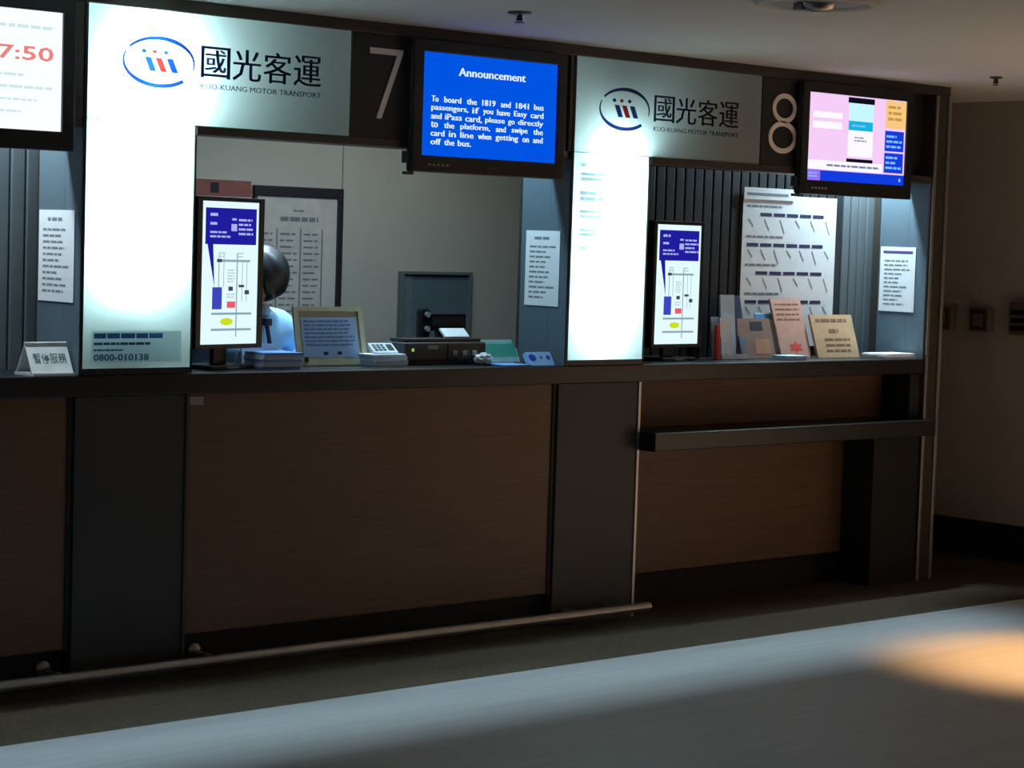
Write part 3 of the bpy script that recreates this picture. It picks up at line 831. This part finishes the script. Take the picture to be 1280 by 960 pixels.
M_TAN = pm('tan_card', (196, 160, 122), .7); M_SALM = pm('salmon_card', (198, 148, 128), .7); M_BRN = pm('brown_card', (142, 108, 92), .7)
M_RED = pm('red_print', (214, 72, 64), .7); M_TANI = pm('brown_ink', (132, 92, 68), .8)

leaf, fr = leaning('leaflet_stand', 'wide tan card of notices, rightmost of the leaflets by the timetable poster', 'leaflet', 7.722, 6.535, .295, .205, .012, .32, M_TAN, 'leaflets standing in booth eight')
flat('print', [linesg(fr, .03, .26, .165, .19, 1, .0008, fill=.6, seed=111, ragged=.05), linesg(fr, .11, .19, .115, .14, 1, .0008, fill=.7, seed=112), linesg(fr, .07, .25, .02, .10, 3, .0008, fill=.4, seed=113, ragged=.1)], M_TANI, leaf, local=True)
obj('back_stay', *join(boxg(.10, .19, .075, .085, .001, .14)), M_TAN, leaf, local=True)
salm, fr = leaning('leaflet_stand', 'tall salmon booklet with red mark, between brown and tan leaflets', 'leaflet', 7.500, 6.560, .205, .278, .012, .32, M_SALM, 'leaflets standing in booth eight')
flat('print', [linesg(fr, .02, .19, .17, .265, 4, .0008, fill=.3, seed=114, ragged=.1)], M_TANI, salm, local=True)
flat('red_mark', [polyg(fr, [(.11 + .05 * math.cos(q * .5236) * (1.0 if q % 2 else .62), .05 + .028 * math.sin(q * .5236) * (1.0 if q % 2 else .6)) for q in range(12)], .0008)], M_RED, salm, local=True)
obj('back_stay', *join(boxg(.06, .14, .10, .11, .001, .18)), M_SALM, salm, local=True)
brn, fr = leaning('leaflet_stand', 'brown patterned booklet left of the tall salmon booklet', 'leaflet', 7.235, 6.56, .225, .185, .014, .3, M_BRN, 'leaflets standing in booth eight')
flat('picture', [quadg(fr, .10, .2, .02, .09, .0008)], pm('orange_brown_print', (176, 124, 92), .7), brn, local=True)
flat('print', [quadg(fr, .09, .17, .13, .17, .0008)], M_INK, brn, local=True)
obj('back_stay', *join(boxg(.06, .14, .07, .08, .001, .12)), M_BRN, brn, local=True)
tag(box('flat_card', 7.40, 7.53, 6.44, 6.53, ZT + .0008, ZT + .02, M_PALEB, bev=.002), 'pale blue card lying at the foot of the brown booklet', 'card')

hd = thing('brochure_holder', 'clear upright holder with white brochures beside the right kiosk display', 'brochure holder', (7.12, 6.6, ZT))
M_WBRO = pm('white_brochure', (226, 234, 244), .5)
fr = Frame((7.075, 6.535, ZT + .003), (1, 0, 0), (0, math.sin(.1), math.cos(.1)))
obj('holder', *join(slabg(fr, 0, .165, 0, .022, -.001, .002), slabg(fr, 0, .165, 0, .19, -.06, -.057), slabg(fr, 0, .003, 0, .10, -.057, -.001), slabg(fr, .162, .165, 0, .10, -.057, -.001)), pm('white_acrylic', (216, 226, 236), .3), hd)
for k, (u0, u1, hh, m) in enumerate(((.006, .085, .185, M_WBRO), (.03, .12, .285, pm('grey_blue_brochure', (196, 212, 230), .5)), (.065, .15, .235, pm('navy_brochure', (54, 70, 104), .5)))):
    obj('brochure', *slabg(fr, u0, u1, .002, hh, -.05 + .015 * (2 - k), -.05 + .015 * (2 - k) + .010), m, hd)
rb = box('red_booklet', 7.030, 7.050, 6.53, 6.544, ZT + .001, ZT + .155, M_RED, bev=.002); tag(rb, 'thin red booklet standing at the left end of the brochures', 'booklet')
db, fr = leaning('leaflet_stand', 'dark navy folder standing behind the brown booklet', 'leaflet', 7.252, 6.59, .05, .285, .006, .22, pm('dark_navy_folder', (44, 58, 84), .5), 'leaflets standing in booth eight')
obj('back_stay', *join(boxg(.01, .04, .07, .078, .001, .20)), M_INK, db, local=True)
bl = leaning('leaflet_stand', 'white and blue leaflet partly hidden behind the salmon booklet', 'leaflet', 7.40, 6.602, .20, .205, .004, .22, M_PAPER, 'leaflets standing in booth eight')
flat('blue_band', [quadg(bl[1], 0, .20, .175, .20, .0008)], pm('sky_print', (70, 150, 210), .7), bl[0], local=True)
obj('back_stay', *join(boxg(.08, .12, .055, .062, .001, .14)), M_PAPER, bl[0], local=True)
sheet_stack('paper_pile', 'white papers lying right of the tan card near the end column', 'papers', 8.03, 8.255, 6.40, 6.53, ZT, 4, .006, [M_PAPER])
pw = thing('pen_cup', 'small dark pen cup with white tipped pens behind the right kiosk display', 'pen cup', (7.03, 6.665, ZT))
obj('cup', *latheg((7.03, 6.665, ZT + .001), [(0, 0), (.03, 0), (.032, .10), (.028, .10), (.026, .005), (0, .005)], 16), M_PLAST, pw, smooth=False)
for dx, dz in ((-.012, .235), (.012, .20)):
    p_ = obj('pen', *cylg((7.03 + dx * .5, 6.665, ZT + .01), (7.03 + dx, 6.66, ZT + dz - .02), .005, n=10), M_PLAST, pw)
    obj('pen_cap', *latheg((7.03 + dx, 6.66, ZT + dz - .02), [(0, .0), (.012, .002), (.014, .012), (.008, .024), (0, .026)], 12), M_PAPER, p_, smooth=True)

# ------------------------------------------------------------------ tent sign, booth six
ts = thing('tent_sign', 'white folded tent sign with dark lettering at the left end of the worktop', 'sign', (3.70, 6.5, ZT))
fr = Frame((3.604, 6.383, ZT + .001), (1, .0, 0), (0, math.sin(.5), math.cos(.5)))
M_TENT = pm('white_card', (236, 240, 240), .7)
obj('front_leaf', *slabg(fr, 0, .155, .012, .124, -.003, 0), M_TENT, ts)
frb = Frame((3.759, 6.498, ZT + .001), (-1, 0, 0), (0, -math.sin(.5), math.cos(.5)))
obj('back_leaf', *slabg(frb, 0, .155, .012, .124, -.003, 0), M_TENT, ts)
obj('foot', *boxg(3.604, 3.759, 6.378, 6.503, ZT + .0006, ZT + .010), M_TENT, ts)
flat('lettering', [textg('暫停服務', fr, .018, .142, .045, .083, .0006, bold=.01)], pm('grey_letter', (96, 116, 118), .8), ts)

# ------------------------------------------------------------------ switches on the right wall
M_SWB = pm('grey_brown_cover', (96, 86, 74), .5)
for lab, y0, y1, z0, z1 in (('small grey wall box nearest the end column', 6.925, 7.02, 1.157, 1.283), ('second small grey wall box, right of the first', 6.69, 6.81, 1.157, 1.281)):
    t = thing('wall_switch', lab, 'switch', (9.27, (y0 + y1) / 2, z0), group='boxes on the right wall')
    box('back_box', 9.215, 9.268, y0, y1, z0, z1, M_SWB, t, bev=.006)
    box('cover', 9.207, 9.2145, y0 + .012, y1 - .012, z0 + .012, z1 - .012, pm('dark_cover', (48, 42, 36), .5), t, bev=.004)
    box('rocker', 9.202, 9.2065, y0 + .03, y1 - .03, z0 + .03, z1 - .03, M_SWB, t, bev=.003)
t = thing('wall_intercom', 'black slotted wall unit at the right edge of the picture', 'intercom', (9.27, 6.52, 1.16))
box('housing', 9.225, 9.268, 6.44, 6.575, 1.155, 1.32, M_SWB, t, bev=.006)
for z in (1.175, 1.215, 1.255):
    box('slot', 9.219, 9.2245, 6.455, 6.56, z, z + .024, M_PLAST, t, bev=.002)

# ------------------------------------------------------------------ ceiling fittings
dl = thing('ceiling_downlight', 'round recessed downlight in the ceiling at the top right', 'ceiling light', (5.36, 4.60, ZC))
obj('trim_ring', *latheg((5.36, 4.60, ZC), [(.200, -.0005), (.198, -.008), (.175, -.012), (.165, -.006), (.16, -.001)], 40), M_CEIL, dl, smooth=True)
obj('reflector', *latheg((5.36, 4.60, ZC), [(.16, -.001), (.12, -.004), (.07, -.003), (0.0, -.002)], 32), M_GREYP, dl, smooth=True)
obj('lamp', *latheg((5.36, 4.60, ZC), [(.06, -.004), (.055, -.02), (.035, -.03), (0, -.032)], 24), M_STEEL, dl, smooth=True)
obj('lamp_holder', *boxg(5.30, 5.335, 4.61, 4.65, ZC - .026, ZC - .004, .003), M_PLAST, dl)
for lab, x, y, s in (('small dark sprinkler head in the ceiling above the blue screen', 5.04, 5.655, 1.0), ('tiny dark sprinkler head in the ceiling above the end column', 7.99, 5.82, .7)):
    t = thing('sprinkler_head', lab, 'sprinkler', (x, y, ZC), group='sprinklers')
    obj('escutcheon', *latheg((x, y, ZC), [(.042 * s, -.0005), (.040 * s, -.006), (.02 * s, -.010), (0, -.010)], 20), pm('grey_escutcheon', (58, 58, 58), .4, metal=.4), t, smooth=True)
    nz = obj('nozzle', *join(cylg((x, y, ZC - .010), (x, y, ZC - .030), .009, .012, n=12)), M_PLAST, t)
    obj('deflector', *cylg((x, y, ZC - .034), (x, y, ZC - .0375), .018 * s, n=12), M_PLAST, nz)

# lamp housings above the booths
for lab, x0, x1, y in (('slim white lamp housing on the ceiling above the left booth', 2.8, 3.6, 6.61), ('slim white lamp housing on the ceiling above the right booth', 7.55, 8.15, 6.61)):
    t = thing('strip_lamp', lab, 'ceiling light', (x0, y, ZC), group='booth strip lamps')
    box('housing', x0, x1, y - .04, y + .04, ZC - .035, ZC - .001, M_BOXW, t, bev=.004)
    box('diffuser', x0 + .02, x1 - .02, y - .03, y + .03, ZC - .04, ZC - .0355, M_PAPER, t)

# ------------------------------------------------------------------ clerk
def skin_mesh(name, nodes, edges, mat, parent, sub=2, root=0):
    bm = bmesh.new(); ly = bm.verts.layers.skin.verify()
    vs = []
    for i, (p, r) in enumerate(nodes):
        q = bm.verts.new(p); rr = r if isinstance(r, tuple) else (r, r)
        q[ly].radius = rr; q[ly].use_root = (i == root); vs.append(q)
    for a, b in edges:
        bm.edges.new((vs[a], vs[b]))
    me = bpy.data.meshes.new(name); bm.to_mesh(me); bm.free()
    o = bpy.data.objects.new(name, me); COL.objects.link(o)
    md = o.modifiers.new('skin', 'SKIN'); md.use_smooth_shade = True
    m2 = o.modifiers.new('sub', 'SUBSURF'); m2.levels = sub; m2.render_levels = sub
    dg = bpy.context.evaluated_depsgraph_get()
    m3 = bpy.data.meshes.new_from_object(o.evaluated_get(dg))
    vv = [q.co.copy() for q in m3.vertices]; ff = [list(p.vertices) for p in m3.polygons]
    bpy.data.objects.remove(o); bpy.data.meshes.remove(me); bpy.data.meshes.remove(m3)
    return vv, ff


PX, PY = 4.945, 7.06
pt = thing('person', 'clerk with black hair and light blue shirt, head bowed behind left kiosk display', 'person', (PX, PY, 0.004))
M_SKIN = pm('skin', (214, 168, 146), .55, var=.05)
M_SHIRT = pm('light_blue_shirt', (150, 196, 236), .8, var=.04, scale=(30, 30, 30))
M_TROU = pm('dark_trousers', (34, 36, 46), .8)
M_HAIR = pm('black_hair', (14, 15, 18), .42, var=.3, scale=(60, 60, 8), spec=.6)
M_SHOE = pm('black_shoe', (18, 18, 18), .4)
# joints (local, person faces -Y)
L = {}
L['pel'] = (0, .02, .80); L['wai'] = (0, .02, .93); L['che'] = (0, .015, 1.08); L['col'] = (0, .02, 1.205); L['nek'] = (0, -.005, 1.265); L['hea'] = (0, -.045, 1.335)
nodes = [(L['pel'], (.135, .095)), (L['wai'], (.115, .085)), (L['che'], (.13, .095)), (L['col'], (.075, .06)), (L['nek'], .046), (L['hea'], .06)]
edges = [(0, 1), (1, 2), (2, 3), (3, 4), (4, 5)]
arm_pts = {}
for s in (-1, 1):
    b = len(nodes)
    arm = [((s * .16, .02, 1.185), .05), ((s * .21, .045, 1.09), .042), ((s * .225, .03, .99), .037), ((s * .17, -.10, 1.06), .032), ((s * .115, -.20, 1.105), .026), ((s * .10, -.245, 1.095), (.032, .018)), ((s * .095, -.285, 1.085), (.034, .014))]
    arm_pts[s] = arm
    nodes += arm; edges += [(3, b)] + [(b + i, b + i + 1) for i in range(len(arm) - 1)]
    # fingers
    for k, (dx, ln) in enumerate(((-.026, .052), (-.009, .062), (.009, .058), (.026, .045))):
        c = len(nodes); bx, by, bz = s * .095 + dx, -.285, 1.084
        nodes += [((bx, by - .01, bz), .0085), ((bx, by - .01 - ln * .5, bz - .002), .0078), ((bx, by - .01 - ln, bz - .014), .0065)]
        edges += [(b + 6, c), (c, c + 1), (c + 1, c + 2)]
    c = len(nodes)
    nodes += [((s * .10 - s * .038, -.255, 1.085), .010), ((s * .10 - s * .056, -.285, 1.078), .009), ((s * .10 - s * .060, -.312, 1.074), .0075)]
    edges += [(b + 5, c), (c, c + 1), (c + 1, c + 2)]
    b = len(nodes)
    leg = [((s * .085, .02, .72), .085), ((s * .09, .01, .44), .052), ((s * .092, .03, .25), .05), ((s * .092, .03, .085), .034), ((s * .095, -.04, .04), .034), ((s * .097, -.13, .03), (.036, .022))]
    nodes += leg; edges += [(0, b)] + [(b + i, b + i + 1) for i in range(len(leg) - 1)]
bv, bf = skin_mesh('body', nodes, edges, M_SKIN, pt, 1)
# head: shaped sphere, bowed forward
bow = Matrix.Rotation(math.radians(-78), 3, 'Z') @ Matrix.Rotation(math.radians(24), 3, 'X')
HC = Vector((-.022, -.075, 1.372))


def headg():
    bm = bmesh.new(); bmesh.ops.create_uvsphere(bm, u_segments=32, v_segments=24, radius=1)
    for q in bm.verts:
        x, y, z = q.co
        X, Y_, Z = x * .073, y * .092, z * .108
        if z < 0:
            X *= 1 - .28 * (-z) ** 1.5; Y_ *= 1 - .12 * (-z)
        if y < 0:
            g = math.exp(-((x / .16) ** 2)) * math.exp(-(((z + .18) / .22) ** 2))
            Y_ -= .020 * g * (1 if z < .1 else .5)                    # nose
            Y_ -= .005 * math.exp(-((x / .3) ** 2)) * math.exp(-(((z + .55) / .10) ** 2))   # lips
            e = math.exp(-(((abs(x) - .42) / .18) ** 2)) * math.exp(-(((z - .02) / .12) ** 2))
            Y_ += .010 * e                                             # eye sockets
            Y_ -= .006 * math.exp(-((x / .35) ** 2)) * math.exp(-(((z + .88) / .12) ** 2))  # chin
        q.co = HC + bow @ Vector((X, Y_, Z))
    bm.verts.index_update()
    v = [q.co.copy() for q in bm.verts]; f = [[a.index for a in p.verts] for p in bm.faces]; bm.free()
    return v, f


earg = []
for s in (-1, 1):
    bm = bmesh.new(); bmesh.ops.create_uvsphere(bm, u_segments=12, v_segments=8, radius=1)
    bm.verts.index_update()
    earg.append(([HC + bow @ Vector((s * .073 + q.co.x * .010, .008 + q.co.y * .018, -.012 + q.co.z * .030)) for q in bm.verts], [[a.index for a in p.verts] for p in bm.faces])); bm.free()
v, f = join((bv, bf), headg(), *earg)
body = obj('body', v, f, M_SKIN, pt, smooth=True, local=True)
for s in (-1, 1):
    bm = bmesh.new(); bmesh.ops.create_uvsphere(bm, u_segments=12, v_segments=8, radius=.011); bm.verts.index_update()
    ev = [HC + bow @ (q.co + Vector((s * .030, -.079, .002))) for q in bm.verts]; ef = [[a.index for a in p.verts] for p in bm.faces]; bm.free()
    obj('eye', ev, ef, pm('eye_white', (225, 225, 220), .3), pt, smooth=True, local=True)
lipv, lipf = slabg(Frame(HC + bow @ Vector((-.02, -.094, -.062)), bow @ Vector((1, 0, 0)), bow @ Vector((0, 0, 1))), 0, .04, 0, .009, 0, .002)
obj('mouth', lipv, lipf, pm('lips', (176, 96, 90), .5), pt, local=True)
# hair: rounded bob, open at the face
bm = bmesh.new(); bmesh.ops.create_uvsphere(bm, u_segments=40, v_segments=28, radius=1)
rnd = random.Random(9)
for q in bm.verts:
    x, y, z = q.co
    ang = math.atan2(y, x)
    rip = 1 + .022 * math.sin(ang * 9 + z * 2) + .014 * math.sin(ang * 23 + 1)
    X, Y_, Z = x * .104 * rip, y * .116 * rip + .012, z * .122 + .008
    if y < -.1:                                  # fringe and open face
        k = max(0, min(1, (-y - .1) / .5))
        if z < .35 and abs(x) < .62:
            Y_ = Y_ * (1 - k) + (-.04) * k
            Z = Z if z > -.2 else Z * .9
    if z < -.72:
        Z = -.72 * .122 + .008 + (z + .72) * .03
    q.co = HC + bow @ Vector((X, Y_, Z))
bm.verts.index_update()
hv = [q.co.copy() for q in bm.verts]; hf = [[a.index for a in p.verts] for p in bm.faces]; bm.free()
obj('hair', hv, hf, M_HAIR, pt, smooth=True, local=True)
# shirt
nodes = [((0, .02, .78), (.145, .105)), ((0, .02, .93), (.128, .098)), ((0, .015, 1.08), (.145, .108)), ((0, .02, 1.195), (.115, .088)), ((0, .004, 1.243), (.064, .062))]
edges = [(0, 1), (1, 2), (2, 3), (3, 4)]
for s in (-1, 1):
    b = len(nodes)
    a_ = arm_pts[s]
    nodes += [(a_[0][0], .070), (a_[1][0], .060), (a_[2][0], .052), (a_[3][0], .046), ((s * .135, -.165, 1.09), .041)]
    edges += [(3, b), (b, b + 1), (b + 1, b + 2), (b + 2, b + 3), (b + 3, b + 4)]
shirt = obj('shirt', *skin_mesh('shirt', nodes, edges, M_SHIRT, pt, 2), M_SHIRT, pt, smooth=True, local=True)
obj('collar', *latheg((0, .002, 1.225), [(.070, 0), (.072, .014), (.064, .040), (.058, .040), (.056, .0)], 20), M_SHIRT, shirt, smooth=True, local=True)
v, f = join(boxg(-.006, .024, -.100, -.066, 1.185, 1.213, .002), slabg(Frame((.004, -.132, 1.05), (1, 0, 0), (0, .045, .14)), 0, .010, 0, .148, -.01, .004))
obj('name_badge', v, f, M_INKB, shirt, local=True)
nodes = [((0, .02, .80), (.14, .10)), ((0, .02, .74), (.135, .1))]
edges = [(0, 1)]
for s in (-1, 1):
    b = len(nodes); nodes += [((s * .085, .02, .66), .095), ((s * .09, .01, .44), .068), ((s * .092, .03, .10), .058)]
    edges += [(1, b), (b, b + 1), (b + 1, b + 2)]
obj('trousers', *skin_mesh('trousers', nodes, edges, M_TROU, pt, 1), M_TROU, pt, smooth=True, local=True)
for s in (-1, 1):
    obj('shoe', *skin_mesh('shoe', [((s * .093, .045, .045), (.044, .043)), ((s * .095, -.05, .04), (.042, .038)), ((s * .098, -.15, .028), (.042, .026))], [(0, 1), (1, 2)], M_SHOE, pt, 2), M_SHOE, pt, smooth=True, local=True)
